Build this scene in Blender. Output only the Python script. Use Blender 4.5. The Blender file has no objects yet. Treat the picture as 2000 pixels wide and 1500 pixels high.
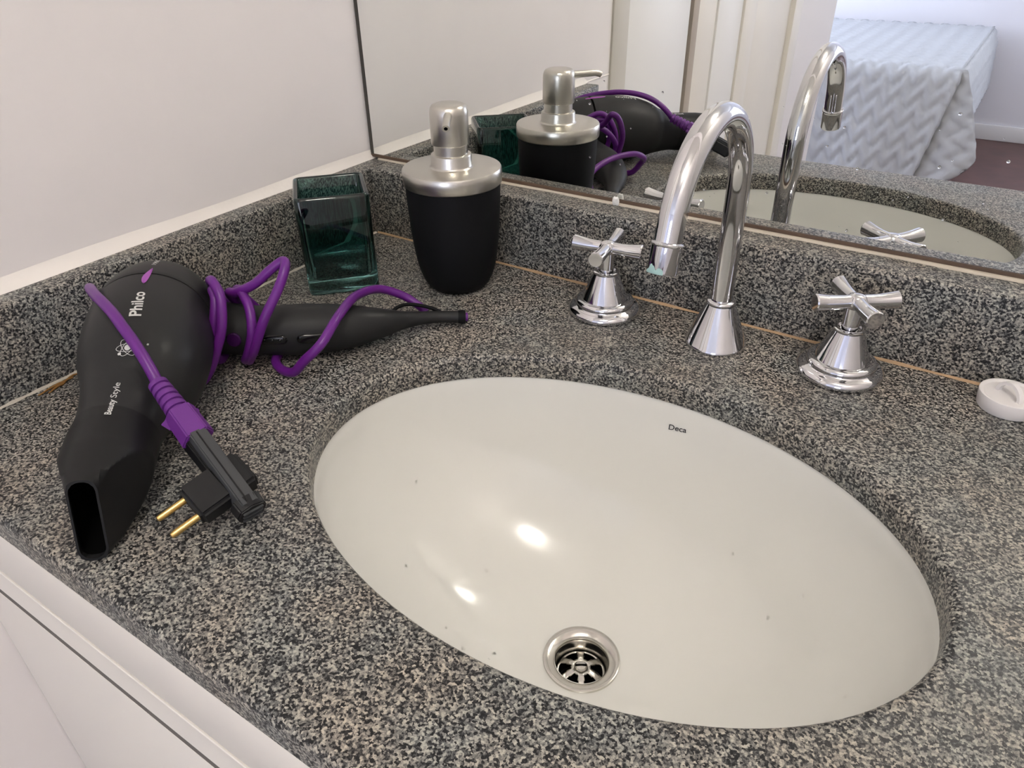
import bpy, bmesh, math, random
from mathutils import Vector, Matrix
random.seed(4)
SC = bpy.context.scene
COL = SC.collection

# ------------------------------------------------------------------ camera
CAM_POS = (0.59617, -0.60434, 0.30688)
RIGHT = Vector((0.83514, 0.54980, -0.01651))
UP = Vector((-0.28630, 0.46013, 0.84042))
FWD = Vector((-0.46966, 0.69714, -0.54168))
cam_d = bpy.data.cameras.new('camera')
cam = bpy.data.objects.new('camera', cam_d)
COL.objects.link(cam)
m = Matrix((RIGHT, UP, -FWD)).transposed().to_4x4()
m.translation = Vector(CAM_POS)
cam.matrix_world = m
cam_d.sensor_fit = 'HORIZONTAL'
cam_d.sensor_width = 36.0
cam_d.lens = 36.0 * 1448.7 / 2000.0
cam_d.clip_start = 0.01
SC.camera = cam

# ------------------------------------------------------------------ world, light, exposure
w = bpy.data.worlds.new('world')
SC.world = w
w.use_nodes = True
w.node_tree.nodes['Background'].inputs[0].default_value = (0.75, 0.82, 1.0, 1)
w.node_tree.nodes['Background'].inputs[1].default_value = 0.3
SC.view_settings.view_transform = 'Standard'
SC.view_settings.look = 'None'
SC.view_settings.exposure = 0.0
SC.view_settings.gamma = 1.0
SC.view_settings.use_curve_mapping = False
SC.cycles.use_denoising = True
SC.cycles.max_bounces = 10
SC.cycles.sample_clamp_indirect = 0.0


def area(name, loc, rot, size, power, color, shape='RECTANGLE', size_y=None):
    d = bpy.data.lights.new(name, 'AREA')
    d.shape = shape
    d.size = size
    if size_y:
        d.size_y = size_y
    d.energy = power
    d.color = color
    o = bpy.data.objects.new(name, d)
    o.location = loc
    o.rotation_euler = rot
    COL.objects.link(o)
    return o


# unseen bedroom lights: daylight from the side wall, and an added far-wall fill
area('unseen_bedroom_light', (-2.57, -3.4, 0.55), (0, math.radians(-90), 0), 1.6, 88.0, (0.72, 0.79, 1.0), size_y=1.9)
area('unseen_bedroom_light', (1.75, -4.60, 0.50), (math.radians(90), 0, 0), 1.2, 27.0, (0.84, 0.88, 1.0), size_y=1.4)  # added to brighten the hall and bathroom
LAMP_GLOW = 42.0      # radiance of the lamp globe


# ------------------------------------------------------------------ materials
def new_mat(name):
    mt = bpy.data.materials.new(name)
    mt.use_nodes = True
    nt = mt.node_tree
    return mt, nt, nt.nodes['Principled BSDF']


def pmat(name, col, rough=0.5, metal=0.0, spec=0.5, coat=0.0, trans=0.0, ior=1.45, bump=None, var=0.0, rough_var=0.0):
    mt, nt, b = new_mat(name)
    b.inputs['Base Color'].default_value = (*col, 1)
    b.inputs['Roughness'].default_value = rough
    b.inputs['Metallic'].default_value = metal
    b.inputs['Specular IOR Level'].default_value = spec
    b.inputs['Coat Weight'].default_value = coat
    b.inputs['Transmission Weight'].default_value = trans
    b.inputs['IOR'].default_value = ior
    tc = nt.nodes.new('ShaderNodeTexCoord')
    if var or rough_var:
        n = nt.nodes.new('ShaderNodeTexNoise')
        n.inputs['Scale'].default_value = 9.0
        n.inputs['Detail'].default_value = 5
        nt.links.new(tc.outputs['Object'], n.inputs['Vector'])
        if var:
            r = nt.nodes.new('ShaderNodeValToRGB')
            r.color_ramp.elements[0].position = 0.3
            r.color_ramp.elements[1].position = 0.7
            r.color_ramp.elements[0].color = (*[c * (1 - var) for c in col], 1)
            r.color_ramp.elements[1].color = (*[min(1, c * (1 + var)) for c in col], 1)
            nt.links.new(n.outputs['Fac'], r.inputs['Fac'])
            nt.links.new(r.outputs['Color'], b.inputs['Base Color'])
        if rough_var:
            mr = nt.nodes.new('ShaderNodeMapRange')
            mr.inputs['To Min'].default_value = max(0, rough - rough_var)
            mr.inputs['To Max'].default_value = rough + rough_var
            nt.links.new(n.outputs['Fac'], mr.inputs['Value'])
            nt.links.new(mr.outputs['Result'], b.inputs['Roughness'])
    if bump:
        scale, strength, dist = bump
        n2 = nt.nodes.new('ShaderNodeTexNoise')
        n2.inputs['Scale'].default_value = scale
        n2.inputs['Detail'].default_value = 4
        nt.links.new(tc.outputs['Object'], n2.inputs['Vector'])
        bp = nt.nodes.new('ShaderNodeBump')
        bp.inputs['Strength'].default_value = strength
        bp.inputs['Distance'].default_value = dist
        nt.links.new(n2.outputs['Fac'], bp.inputs['Height'])
        nt.links.new(bp.outputs['Normal'], b.inputs['Normal'])
    return mt


def granite_mat(name, rough):
    mt, nt, b = new_mat(name)
    L = nt.links.new
    tc = nt.nodes.new('ShaderNodeTexCoord')
    # domain warp so that grains are irregular
    wn = nt.nodes.new('ShaderNodeTexNoise')
    wn.inputs['Scale'].default_value = 900
    wn.inputs['Detail'].default_value = 2
    L(tc.outputs['Object'], wn.inputs['Vector'])
    wm = nt.nodes.new('ShaderNodeVectorMath')
    wm.operation = 'MULTIPLY_ADD'
    wm.inputs[1].default_value = (0.0016, 0.0016, 0.0016)
    L(wn.outputs['Color'], wm.inputs[0])
    L(tc.outputs['Object'], wm.inputs[2])
    v = nt.nodes.new('ShaderNodeTexVoronoi')
    v.inputs['Scale'].default_value = 800
    L(wm.outputs[0], v.inputs['Vector'])
    sep = nt.nodes.new('ShaderNodeSeparateColor')
    L(v.outputs['Color'], sep.inputs[0])
    n = nt.nodes.new('ShaderNodeTexNoise')
    n.inputs['Scale'].default_value = 660
    n.inputs['Detail'].default_value = 3
    n.inputs['Roughness'].default_value = 0.65
    L(tc.outputs['Object'], n.inputs['Vector'])
    mix = nt.nodes.new('ShaderNodeMath')
    mix.operation = 'MULTIPLY_ADD'
    mix.inputs[1].default_value = 0.42
    L(sep.outputs[0], mix.inputs[0])
    sc2 = nt.nodes.new('ShaderNodeMath')
    sc2.operation = 'MULTIPLY'
    sc2.inputs[1].default_value = 0.62
    L(n.outputs['Fac'], sc2.inputs[0])
    L(sc2.outputs[0], mix.inputs[2])
    r = nt.nodes.new('ShaderNodeValToRGB')
    e = r.color_ramp.elements
    e[0].position = 0.36
    e[0].color = (0.010, 0.010, 0.011, 1)
    e[1].position = 0.75
    e[1].color = (0.50, 0.47, 0.41, 1)
    for p, c in ((0.435, (0.035, 0.035, 0.037)), (0.505, (0.125, 0.123, 0.12)), (0.60, (0.245, 0.236, 0.218))):
        x = r.color_ramp.elements.new(p)
        x.color = (*c, 1)
    L(mix.outputs[0], r.inputs['Fac'])
    # faint warm / cool clouds over the stone
    n3 = nt.nodes.new('ShaderNodeTexNoise')
    n3.inputs['Scale'].default_value = 22
    n3.inputs['Detail'].default_value = 3
    L(tc.outputs['Object'], n3.inputs['Vector'])
    r3 = nt.nodes.new('ShaderNodeValToRGB')
    r3.color_ramp.elements[0].position = 0.35
    r3.color_ramp.elements[0].color = (0.93, 0.97, 0.98, 1)
    r3.color_ramp.elements[1].position = 0.65
    r3.color_ramp.elements[1].color = (1.06, 1.0, 0.94, 1)
    L(n3.outputs['Fac'], r3.inputs['Fac'])
    mc = nt.nodes.new('ShaderNodeMix')
    mc.data_type = 'RGBA'
    mc.blend_type = 'MULTIPLY'
    mc.inputs[0].default_value = 1.0
    L(r.outputs['Color'], mc.inputs[6])
    L(r3.outputs['Color'], mc.inputs[7])
    L(mc.outputs[2], b.inputs['Base Color'])
    b.inputs['Roughness'].default_value = rough
    b.inputs['Specular IOR Level'].default_value = 0.28
    return mt


M = {}
M['granite'] = granite_mat('granite', 0.40)
M['wall'] = pmat('wall_paint', (0.84, 0.80, 0.785), 0.6, bump=(26, 0.12, 0.004), var=0.012)
M['ceil'] = pmat('ceiling_paint', (0.85, 0.83, 0.80), 0.8)
M['plaster'] = pmat('plaster_bead', (0.84, 0.795, 0.745), 0.6, bump=(60, 0.3, 0.003), var=0.04)
M['bedwall'] = pmat('bedroom_wall_paint', (0.86, 0.85, 0.88), 0.7)
M['white_paint'] = pmat('white_lacquer', (0.86, 0.85, 0.83), 0.35, bump=(15, 0.03, 0.002))
M['cream_paint'] = pmat('cream_paint', (0.80, 0.76, 0.69), 0.4, var=0.015)
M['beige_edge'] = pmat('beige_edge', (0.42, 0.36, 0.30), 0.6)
M['lavender'] = pmat('hall_paint', (0.74, 0.70, 0.68), 0.5)
M['cabinet'] = pmat('cabinet_laminate', (0.83, 0.79, 0.73), 0.38, bump=(140, 0.05, 0.0006))
M['porcelain'] = pmat('porcelain', (0.765, 0.76, 0.72), 0.13, spec=0.5, coat=0.3)
M['chrome'] = pmat('chrome', (0.68, 0.68, 0.70), 0.06, 1.0, rough_var=0.03)
M['steel'] = pmat('drain_steel', (0.62, 0.60, 0.56), 0.2, 1.0, rough_var=0.08)
M['nickel'] = pmat('brushed_nickel', (0.62, 0.60, 0.55), 0.30, 1.0)
M['rubber_black'] = pmat('soft_black_plastic', (0.0045, 0.0047, 0.0055), 0.6, spec=0.2)
M['dryer'] = pmat('dryer_black_plastic', (0.017, 0.017, 0.0172), 0.5, spec=0.34, rough_var=0.08, var=0.2)
M['dryer_nozzle'] = pmat('nozzle_black_plastic', (0.010, 0.010, 0.0102), 0.5, spec=0.3, rough_var=0.08)
M['gap_shade_grey'] = pmat('gap_shade_grey', (0.16, 0.145, 0.13), 0.8)
M['gap'] = pmat('dark_gap', (0.003, 0.003, 0.003), 0.9, spec=0.05)
M['gloss_black'] = pmat('glossy_black', (0.006, 0.006, 0.006), 0.12)
M['plug_grey'] = pmat('plug_dark_grey', (0.055, 0.057, 0.06), 0.5, spec=0.4)
M['plug_black'] = pmat('plug_black', (0.006, 0.006, 0.007), 0.45, spec=0.4)
M['purple'] = pmat('purple_cord', (0.125, 0.014, 0.205), 0.36, var=0.12)
M['purple_matte'] = pmat('purple_rubber', (0.135, 0.025, 0.22), 0.5, var=0.1)
M['purple_gloss'] = pmat('purple_gloss', (0.045, 0.006, 0.07), 0.12)
M['purple_print'] = pmat('purple_print', (0.36, 0.085, 0.42), 0.5)
M['print'] = pmat('silver_print', (0.62, 0.62, 0.60), 0.5)
M['logo'] = pmat('grey_print', (0.025, 0.025, 0.03), 0.4)
M['brass'] = pmat('brass_pin', (0.72, 0.50, 0.19), 0.28, 1.0, rough_var=0.1)
M['glass'] = pmat('teal_glass', (0.20, 0.44, 0.425), 0.02, trans=1.0, ior=1.48)
M['mirror'] = pmat('mirror_silver', (0.90, 0.915, 0.89), 0.0, 1.0)
M['mirror_edge'] = pmat('mirror_edge', (0.06, 0.055, 0.045), 0.4, var=0.3)
M['trim_brown'] = pmat('mirror_backing', (0.115, 0.075, 0.05), 0.5, var=0.35)
M['caulk'] = pmat('cream_caulk', (0.55, 0.49, 0.40), 0.6, var=0.12, bump=(300, .3, .001))
M['grout'] = pmat('tan_grout', (0.46, 0.31, 0.18), 0.7, var=0.25, bump=(300, .3, .001))
M['grout_pale'] = pmat('pale_grout', (0.50, 0.46, 0.39), 0.7, var=0.2)
M['white_plastic'] = pmat('white_plastic', (0.82, 0.79, 0.78), 0.35)
M['scale_green'] = pmat('limescale', (0.36, 0.55, 0.53), 0.7, var=0.2, bump=(900, .5, .0006))
M['straw'] = pmat('brown_straw', (0.23, 0.115, 0.03), 0.6, var=0.4)
M['tissue'] = pmat('tissue', (0.85, 0.84, 0.80), 0.8)
M['water'] = pmat('water', (1, 1, 1), 0.0, trans=1.0, ior=1.33)
M['quilt'] = pmat('quilt_cotton', (0.54, 0.555, 0.57), 0.85, bump=(40, .1, .004))
M['mattress'] = pmat('mattress', (0.6, 0.6, 0.62), 0.9)
M['wood_floor'] = pmat('red_brown_floor', (0.115, 0.052, 0.042), 0.42, var=0.2)
M['casing'] = pmat('shaded_casing_paint', (0.60, 0.57, 0.50), 0.5, var=0.02)  # shade on the casing is put into this darker colour
M['tile'] = pmat('bath_tile', (0.55, 0.52, 0.48), 0.35, var=0.05)
M['lamp_glow'], nt_, b_ = new_mat('lamp_diffuser')
b_.inputs['Base Color'].default_value = (0.9, 0.88, 0.82, 1)
b_.inputs['Emission Color'].default_value = (1.0, 0.945, 0.87, 1)
b_.inputs['Emission Strength'].default_value = LAMP_GLOW

# ------------------------------------------------------------------ helpers


def link(name, me, mat, parent=None, smooth=True, auto=None):
    o = bpy.data.objects.new(name, me)
    COL.objects.link(o)
    if mat:
        me.materials.append(M[mat])
    if smooth:
        me.polygons.foreach_set('use_smooth', [True] * len(me.polygons))
        if auto:
            me.set_sharp_from_angle(angle=math.radians(auto))
    if parent:
        o.parent = parent
        o.matrix_parent_inverse = parent.matrix_world.inverted()
    return o


def from_py(name, vs, fs, mat, parent=None, smooth=True, auto=40, fix=True):
    me = bpy.data.meshes.new(name)
    me.from_pydata([tuple(v) for v in vs], [], fs)
    if fix:
        bm = bmesh.new()
        bm.from_mesh(me)
        bmesh.ops.remove_doubles(bm, verts=bm.verts, dist=1e-7)
        bmesh.ops.recalc_face_normals(bm, faces=bm.faces)
        bm.to_mesh(me)
        bm.free()
    me.update()
    return link(name, me, mat, parent, smooth, auto)


def thing(name, label, cat, loc, group=None):
    o = bpy.data.objects.new(name, None)
    o.empty_display_size = 0.02
    o.location = loc
    COL.objects.link(o)
    bpy.context.view_layer.update()
    o['label'] = label
    o['category'] = cat
    if group:
        o['group'] = group
    return o


def tag(o, label, cat, group=None):
    o['label'] = label
    o['category'] = cat
    if group:
        o['group'] = group
    return o


def struct(o):
    o['kind'] = 'structure'
    return o


def box(name, lo, hi, mat, parent=None, bevel=0.0, seg=2):
    bm = bmesh.new()
    bmesh.ops.create_cube(bm, size=1.0)
    for v in bm.verts:
        v.co = Vector([lo[i] + (v.co[i] + 0.5) * (hi[i] - lo[i]) for i in range(3)])
    if bevel:
        bmesh.ops.bevel(bm, geom=list(bm.edges), offset=bevel, segments=seg, affect='EDGES', profile=0.5)
    me = bpy.data.meshes.new(name)
    bm.to_mesh(me)
    bm.free()
    return link(name, me, mat, parent, True, 35)


def rings(name, rs, mat, parent=None, caps=(True, True), closed=True, auto=40, fix=True):
    """loft: list of equal-length rings of points"""
    n = len(rs[0])
    vs = [p for r in rs for p in r]
    fs = []
    for i in range(len(rs) - 1):
        for j in range(n if closed else n - 1):
            k = (j + 1) % n
            fs.append((i * n + j, i * n + k, (i + 1) * n + k, (i + 1) * n + j))
    if caps[0]:
        fs.append(tuple(range(n))[::-1])
    if caps[1]:
        b0 = (len(rs) - 1) * n
        fs.append(tuple(b0 + j for j in range(n)))
    return from_py(name, vs, fs, mat, parent, True, auto, fix)


def lathe(name, prof, c, mat, parent=None, n=48, auto=40, axis=None, sx=1.0, sy=1.0, caps=(True, True)):
    """prof: list of (r, h) along axis from point c"""
    ax = Vector(axis or (0, 0, 1)).normalized()
    a = Vector((1, 0, 0)) if abs(ax.x) < 0.9 else Vector((0, 1, 0))
    e1 = (a - ax * a.dot(ax)).normalized()
    e2 = ax.cross(e1)
    c = Vector(c)
    rs = []
    for r, h in prof:
        r = max(r, 1e-6)
        rs.append([c + ax * h + (e1 * math.cos(t) * sx + e2 * math.sin(t) * sy) * r for t in [2 * math.pi * k / n for k in range(n)]])
    return rings(name, rs, mat, parent, caps=caps, auto=auto)


def catmull(P, n=8):
    P = [Vector(p) for p in P]
    out = []
    for i in range(len(P) - 1):
        p0 = P[max(i - 1, 0)]
        p1, p2 = P[i], P[i + 1]
        p3 = P[min(i + 2, len(P) - 1)]
        for k in range(n):
            t = k / n
            out.append(0.5 * (2 * p1 + (p2 - p0) * t + (2 * p0 - 5 * p1 + 4 * p2 - p3) * t * t + (3 * p1 - p0 - 3 * p2 + p3) * t ** 3))
    out.append(P[-1])
    return out


def tube(name, pts, rad, mat, parent=None, n=14, auto=60, sections=None):
    """parallel-transport tube; rad is a number or a list"""
    pts = [Vector(p) for p in pts]
    T = []
    for i in range(len(pts)):
        a, b = pts[max(i - 1, 0)], pts[min(i + 1, len(pts) - 1)]
        T.append((b - a).normalized())
    ref = Vector((0, 0, 1)) if abs(T[0].z) < 0.9 else Vector((0, 1, 0))
    e = (ref - T[0] * ref.dot(T[0])).normalized()
    rs = []
    for i, p in enumerate(pts):
        e = (e - T[i] * e.dot(T[i])).normalized()
        f = T[i].cross(e)
        r = rad[i] if isinstance(rad, (list, tuple)) else rad
        rs.append([p + (e * math.cos(t) + f * math.sin(t)) * r for t in [2 * math.pi * k / n for k in range(n)]])
    return rings(name, rs, mat, parent, auto=auto)


def text_mesh(s, bold=0.0, shear=0.0):
    """2-D vertices and triangles of a word, sized to unit cap height, origin at the baseline start"""
    cu = bpy.data.curves.new('lettering', 'FONT')
    cu.body = s
    cu.offset = bold
    cu.shear = shear
    cu.resolution_u = 4
    o = bpy.data.objects.new('lettering', cu)
    COL.objects.link(o)
    bpy.context.view_layer.update()
    dg = bpy.context.evaluated_depsgraph_get()
    me = bpy.data.meshes.new_from_object(o.evaluated_get(dg))
    bm = bmesh.new()
    bm.from_mesh(me)
    bmesh.ops.triangulate(bm, faces=bm.faces)
    for _ in range(2):
        long = [ed for ed in bm.edges if ed.calc_length() > 0.22]
        if long:
            bmesh.ops.subdivide_edges(bm, edges=long, cuts=1)
            bmesh.ops.triangulate(bm, faces=bm.faces)
    bm.verts.ensure_lookup_table()
    bm.verts.index_update()
    vs = [(v.co.x, v.co.y) for v in bm.verts]
    fs = [tuple(v.index for v in f.verts) for f in bm.faces]
    bm.free()
    bpy.data.objects.remove(o)
    bpy.data.meshes.remove(me)
    bpy.data.curves.remove(cu)
    x0 = min(v[0] for v in vs)
    x1 = max(v[0] for v in vs)
    return [((x - x0) / (x1 - x0), y / 0.70) for x, y in vs], fs


# ================================================================== THE SETTING
H, T = 0.072, 0.0264          # backsplash height and thickness
CF = -0.500                   # counter front
MN = Vector((0.0036, -1.0, 0.0054)).normalized()   # the mirror leans back a hair
MP = Vector((0.36, 0.0075, 0.09))

struct(box('wall_left', (-0.10, -0.585, -0.85), (0.0, 0.05, 1.55), 'wall'))
struct(box('wall_back', (0.0, 0.018, -0.85), (1.5, 0.10, 1.55), 'wall'))
struct(box('wall_right', (1.38, -2.25, -0.85), (1.50, 0.02, 1.55), 'wall'))
struct(box('ceiling', (-2.7, -4.8, 1.55), (2.6, 0.10, 1.62), 'ceil'))
struct(box('floor', (-0.1, -2.2, -0.90), (1.5, 0.05, -0.85), 'tile'))
# joinery that continues the left wall behind the counter (seen in the mirror)
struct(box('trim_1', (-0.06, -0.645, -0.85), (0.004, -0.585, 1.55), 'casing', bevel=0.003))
d1 = struct(box('door_1', (-0.045, -0.932, -0.83), (0.0, -0.648, 1.30), 'white_paint', bevel=0.002))
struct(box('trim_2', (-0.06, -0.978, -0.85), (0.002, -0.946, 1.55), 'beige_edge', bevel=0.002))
struct(box('trim_3', (-0.06, -1.10, -0.85), (-0.004, -0.990, 1.55), 'cream_paint', bevel=0.004))
struct(box('trim_4', (-0.06, -1.265, -0.85), (0.0, -1.10, 1.55), 'white_paint', bevel=0.004))
struct(box('trim_5', (-0.06, -1.36, -0.85), (0.006, -1.265, 1.55), 'cream_paint', bevel=0.006))
struct(box('trim_6', (-0.06, -1.72, -0.85), (-0.010, -1.36, 1.55), 'cream_paint', bevel=0.004))
struct(box('trim_7', (-0.06, -1.80, -0.85), (0.004, -1.72, 1.55), 'cream_paint', bevel=0.006))
struct(box('wall_hall', (-0.10, -2.25, -0.85), (0.0, -1.80, 1.55), 'lavender'))
# bedroom
struct(box('floor_bedroom', (-2.7, -4.8, -0.90), (2.6, -2.2, -0.85), 'wood_floor'))
struct(box('wall_far', (-2.7, -4.80, -0.85), (2.6, -4.66, 1.55), 'bedwall'))
bb = struct(box('baseboard_far', (-2.6, -4.66, -0.85), (2.45, -4.645, -0.765), 'white_paint', bevel=0.004))
struct(box('wall_bedroom_left', (-2.7, -4.66, -0.85), (-2.6, -2.13, 1.55), 'bedwall'))
struct(box('wall_bedroom_right', (2.45, -4.66, -0.85), (2.6, -2.13, 1.55), 'bedwall'))
struct(box('wall_bedroom_front', (-2.6, -2.25, -0.85), (-0.10, -2.13, 1.55), 'bedwall'))
struct(box('wall_bedroom_side', (1.50, -2.25, -0.85), (2.45, -2.13, 1.55), 'bedwall'))
# rounded plaster bead where the painted wall meets the stone
pts = []
rs = []
for i in range(40):
    y = 0.012 - (0.585 + 0.012) * i / 39
    a = 0.0065 + 0.0006 * math.sin(i * 0.35) + 0.0015 * i / 39
    if y < CF:
        a *= 0.2
    rs.append([(0.0002, y, H + 0.0001), (a * 0.85, y, H + 0.0001), (a * 0.62, y, H + a * 0.35), (a * 0.28, y, H + a * 0.7), (0.0002, y, H + a * 1.35)])
struct(rings('trim_8', rs, 'plaster', auto=80))

# ------------------------------------------------------------------ countertop
SX, SY, SA, SB = 0.437, -0.2816, 0.2026, 0.1411
XR = 1.375
ct = thing('countertop', 'speckled grey granite vanity counter with an oval cut-out and low backsplashes', 'countertop', (0.4, CF, -0.02))
x0, x1, y0, y1 = 0.0005, XR, CF, 0.017


def rect_pt(t, inset):
    dx, dy = math.cos(t), math.sin(t)
    k = 1e9
    if dx > 1e-9:
        k = min(k, (x1 - inset - SX) / dx)
    if dx < -1e-9:
        k = min(k, (x0 + inset - SX) / dx)
    if dy > 1e-9:
        k = min(k, (y1 - inset - SY) / dy)
    if dy < -1e-9:
        k = min(k, (y0 + inset - SY) / dy)
    return SX + k * dx, SY + k * dy


angs = [2 * math.pi * k / 160 for k in range(160)]
for cxr, cyr in ((x0, y0), (x1, y0), (x1, y1), (x0, y1)):
    angs.append(math.atan2(cyr - SY, cxr - SX) % (2 * math.pi))
angs = sorted(set(round(a, 6) for a in angs))


def ell(t, off):
    # point of the ellipse in direction t (polar)
    a, b = SA + off, SB + off
    r = 1 / math.sqrt((math.cos(t) / a) ** 2 + (math.sin(t) / b) ** 2)
    return SX + r * math.cos(t), SY + r * math.sin(t)


prof = []
TH = 0.021
for off, z in ((0.0005, -TH), (0.0, -TH + 0.001), (0.0, -0.0045), (0.0006, -0.0025), (0.0018, -0.0010), (0.0036, -0.0002), (0.006, 0.0)):
    prof.append([(*ell(t, off), z) for t in angs])
for ins, z in ((0.006, 0.0), (0.0036, -0.0002), (0.0018, -0.001), (0.0006, -0.0026), (0.0, -0.005), (0.0, -TH)):
    prof.append([(*rect_pt(t, ins), z) for t in angs])
prof.append(prof[0])
rings('slab', prof, 'granite', ct, caps=(False, False), auto=50)


def splash(name, lo, hi):
    return box(name, lo, hi, 'granite', ct, bevel=0.0022, seg=3)


splash('backsplash', (T, -0.0252, 0.0002), (XR, 0.017, H))
splash('backsplash', (0.0005, CF + 0.001, 0.0002), (T, 0.017, H))
# joints between slab and backsplash, slightly uneven beads
for nm, mt_, fn in (('joint', 'grout', lambda s: (T + 0.002 + s * (XR - T - 0.01), -0.0252, 1)), ('joint', 'grout_pale', lambda s: (T, -0.027 - s * 0.465, 0))):
    rs = []
    for i in range(90):
        px, py, ax = fn(i / 89)
        a = 0.0017 + 0.0007 * math.sin(i * 1.7) * math.sin(i * 0.31)
        if ax:
            rs.append([(px, py + 0.0006, 0.0001), (px, py - a, 0.0001), (px, py - a * 0.7, a * 0.5), (px, py + 0.0006, a * 1.0)])
        else:
            rs.append([(px - 0.0006, py, 0.0001), (px + a, py, 0.0001), (px + a * 0.7, py, a * 0.5), (px - 0.0006, py, a)])
    rings(nm, rs, mt_, ct, auto=30)

# ------------------------------------------------------------------ cabinet below
cb = thing('vanity_cabinet', 'off-white laminate vanity cabinet under the granite counter', 'cabinet', (0.4, -0.25, -0.85))
box('side_panel', (0.0005, -0.480, -0.80), (0.018, -0.005, -0.022), 'cabinet', cb)
box('side_panel', (1.35, -0.480, -0.80), (1.368, -0.005, -0.022), 'cabinet', cb)
box('plinth', (0.002, -0.44, -0.85), (1.37, -0.42, -0.80), 'cabinet', cb)
box('top_rail', (0.0005, -0.5002, -0.076), (1.372, -0.470, -0.0215), 'cabinet', cb, bevel=0.0012)
# concave finger-pull strip under the rail: a bright lip, then a hollow
sec = [(-0.478, -0.0765), (-0.5006, -0.0765), (-0.5012, -0.0773), (-0.5006, -0.0785), (-0.4975, -0.0860), (-0.4962, -0.0940), (-0.4968, -0.1030), (-0.4978, -0.1110), (-0.4984, -0.1170), (-0.478, -0.1170)]
rings('pull_strip', [[(xx, y, z) for y, z in sec] for xx in (0.0005, 1.372)], 'cabinet', cb, auto=35)
box('gap_shade_strip', (0.0008, -0.4972, -0.1300), (1.3715, -0.4800, -0.1171), 'gap_shade_grey', cb)  # solid dark strip, the shade of the gap put into its colour
for xa, xb in ((0.0010, 0.455), (0.458, 0.914), (0.917, 1.372)):
    box('door', (xa, -0.4978, -0.795), (xb, -0.4800, -0.1285), 'cabinet', cb, bevel=0.0012)

# ------------------------------------------------------------------ sink bowl
sk = thing('sink_basin', 'white porcelain oval undermount basin set into the granite', 'sink', (SX, SY, -0.19))
RIMA, RIMB = SA + 0.0015, SB + 0.0015
DEP = 0.150
LIP = 0.009
ZR = -TH - 0.0006


def bowl_z(rho):
    # short upright lip under the stone, then the bowl proper
    if rho >= 0.992:
        return ZR - LIP * (1.0 - min(rho, 1.0)) / 0.008
    return ZR - LIP - (DEP - LIP) * (1 - (rho / 0.992) ** 2.3) ** (1 / 1.62)


rs = []
NB = 128
rhos = [1.0, 0.998, 0.996, 0.994, 0.992, 0.990, 0.986, 0.980, 0.970, 0.960] + [0.95 - 0.03 * k for k in range(28)] + [0.12]


def bring(ra, rb, z, k=1.0):
    return [(SX + ra * k * math.cos(t), SY + rb * k * math.sin(t), z) for t in [2 * math.pi * q / NB for q in range(NB)]]


rs.append(bring(SA + 0.022, SB + 0.022, -TH - 0.012))
rs.append(bring(SA + 0.022, SB + 0.022, ZR))
for rho in rhos:
    # the bowl turns from oval at the rim to round near the drain
    f = max(0.0, min(1.0, (0.45 - rho) / 0.35))
    f = f * f * (3 - 2 * f)
    g = math.sqrt(RIMA * RIMB)
    ra = RIMA * (1 - f) + g * f
    rb = RIMB * (1 - f) + g * f
    rs.append(bring(ra, rb, bowl_z(rho), rho))
bowl = rings('bowl', rs, 'porcelain', sk, caps=(False, False), auto=60)

DZ = bowl_z(0.165)
DC = (SX, SY - 0.0005, DZ)
dr = lathe('drain_flange', [(0.0195, -0.045), (0.0195, -0.004), (0.0200, -0.0012), (0.0215, 0.0004), (0.0250, 0.0018), (0.0278, 0.0026), (0.0288, 0.0022), (0.0290, 0.0008), (0.0285, -0.003), (0.021, -0.006), (0.021, -0.045), (0.0195, -0.045)], DC, 'steel', sk, n=64, auto=60, caps=(False, False))
# strainer: domed disc with six openings
vs, fs = [], []
NS = 72
pr = [(0.0048, -0.0085), (0.0075, -0.0088), (0.0115, -0.0098), (0.0150, -0.0115), (0.0172, -0.0132), (0.0192, -0.0150)]
for r, h in pr:
    for k in range(NS):
        t = 2 * math.pi * k / NS
        vs.append((DC[0] + r * math.cos(t), DC[1] + r * math.sin(t), DC[2] + h))
for i in range(len(pr) - 1):
    for k in range(NS):
        ph = (k % 12)
        wide = {0: 0, 1: 3, 2: 4, 3: 4, 4: 0}[i]
        if wide and abs(ph - 5.5) < wide + 0.1:
            continue
        k2 = (k + 1) % NS
        fs.append((i * NS + k, i * NS + k2, (i + 1) * NS + k2, (i + 1) * NS + k))
st_ = from_py('strainer', vs, fs, 'steel', dr, auto=60)
sm = st_.modifiers.new('thick', 'SOLIDIFY')
sm.thickness = 0.0016
lathe('drain_floor', [(0.0194, 0.0), (0.0, -0.001)], (DC[0], DC[1], DC[2] - 0.034), 'gap', dr, n=32)
scw = lathe('screw_head', [(0.0001, -0.0120), (0.0047, -0.0120), (0.0047, -0.0078), (0.0038, -0.0068), (0.0001, -0.0064)], DC, 'steel', dr, n=28, auto=40)
sl_a, sl_b = Vector((0.835, 0.55, 0)) * 0.0044, Vector((-0.55, 0.835, 0)) * 0.0006
from_py('screw_slot', [Vector(DC) + Vector((0, 0, zz)) + p for zz in (-0.0075, -0.0061) for p in (sl_a + sl_b, sl_b - sl_a, -sl_a - sl_b, sl_a - sl_b)], [(0, 1, 2, 3), (4, 5, 6, 7), (0, 1, 5, 4), (1, 2, 6, 5), (2, 3, 7, 6), (3, 0, 4, 7)], 'gap', dr, smooth=False)

# maker's name printed on the back wall of the bowl


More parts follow.
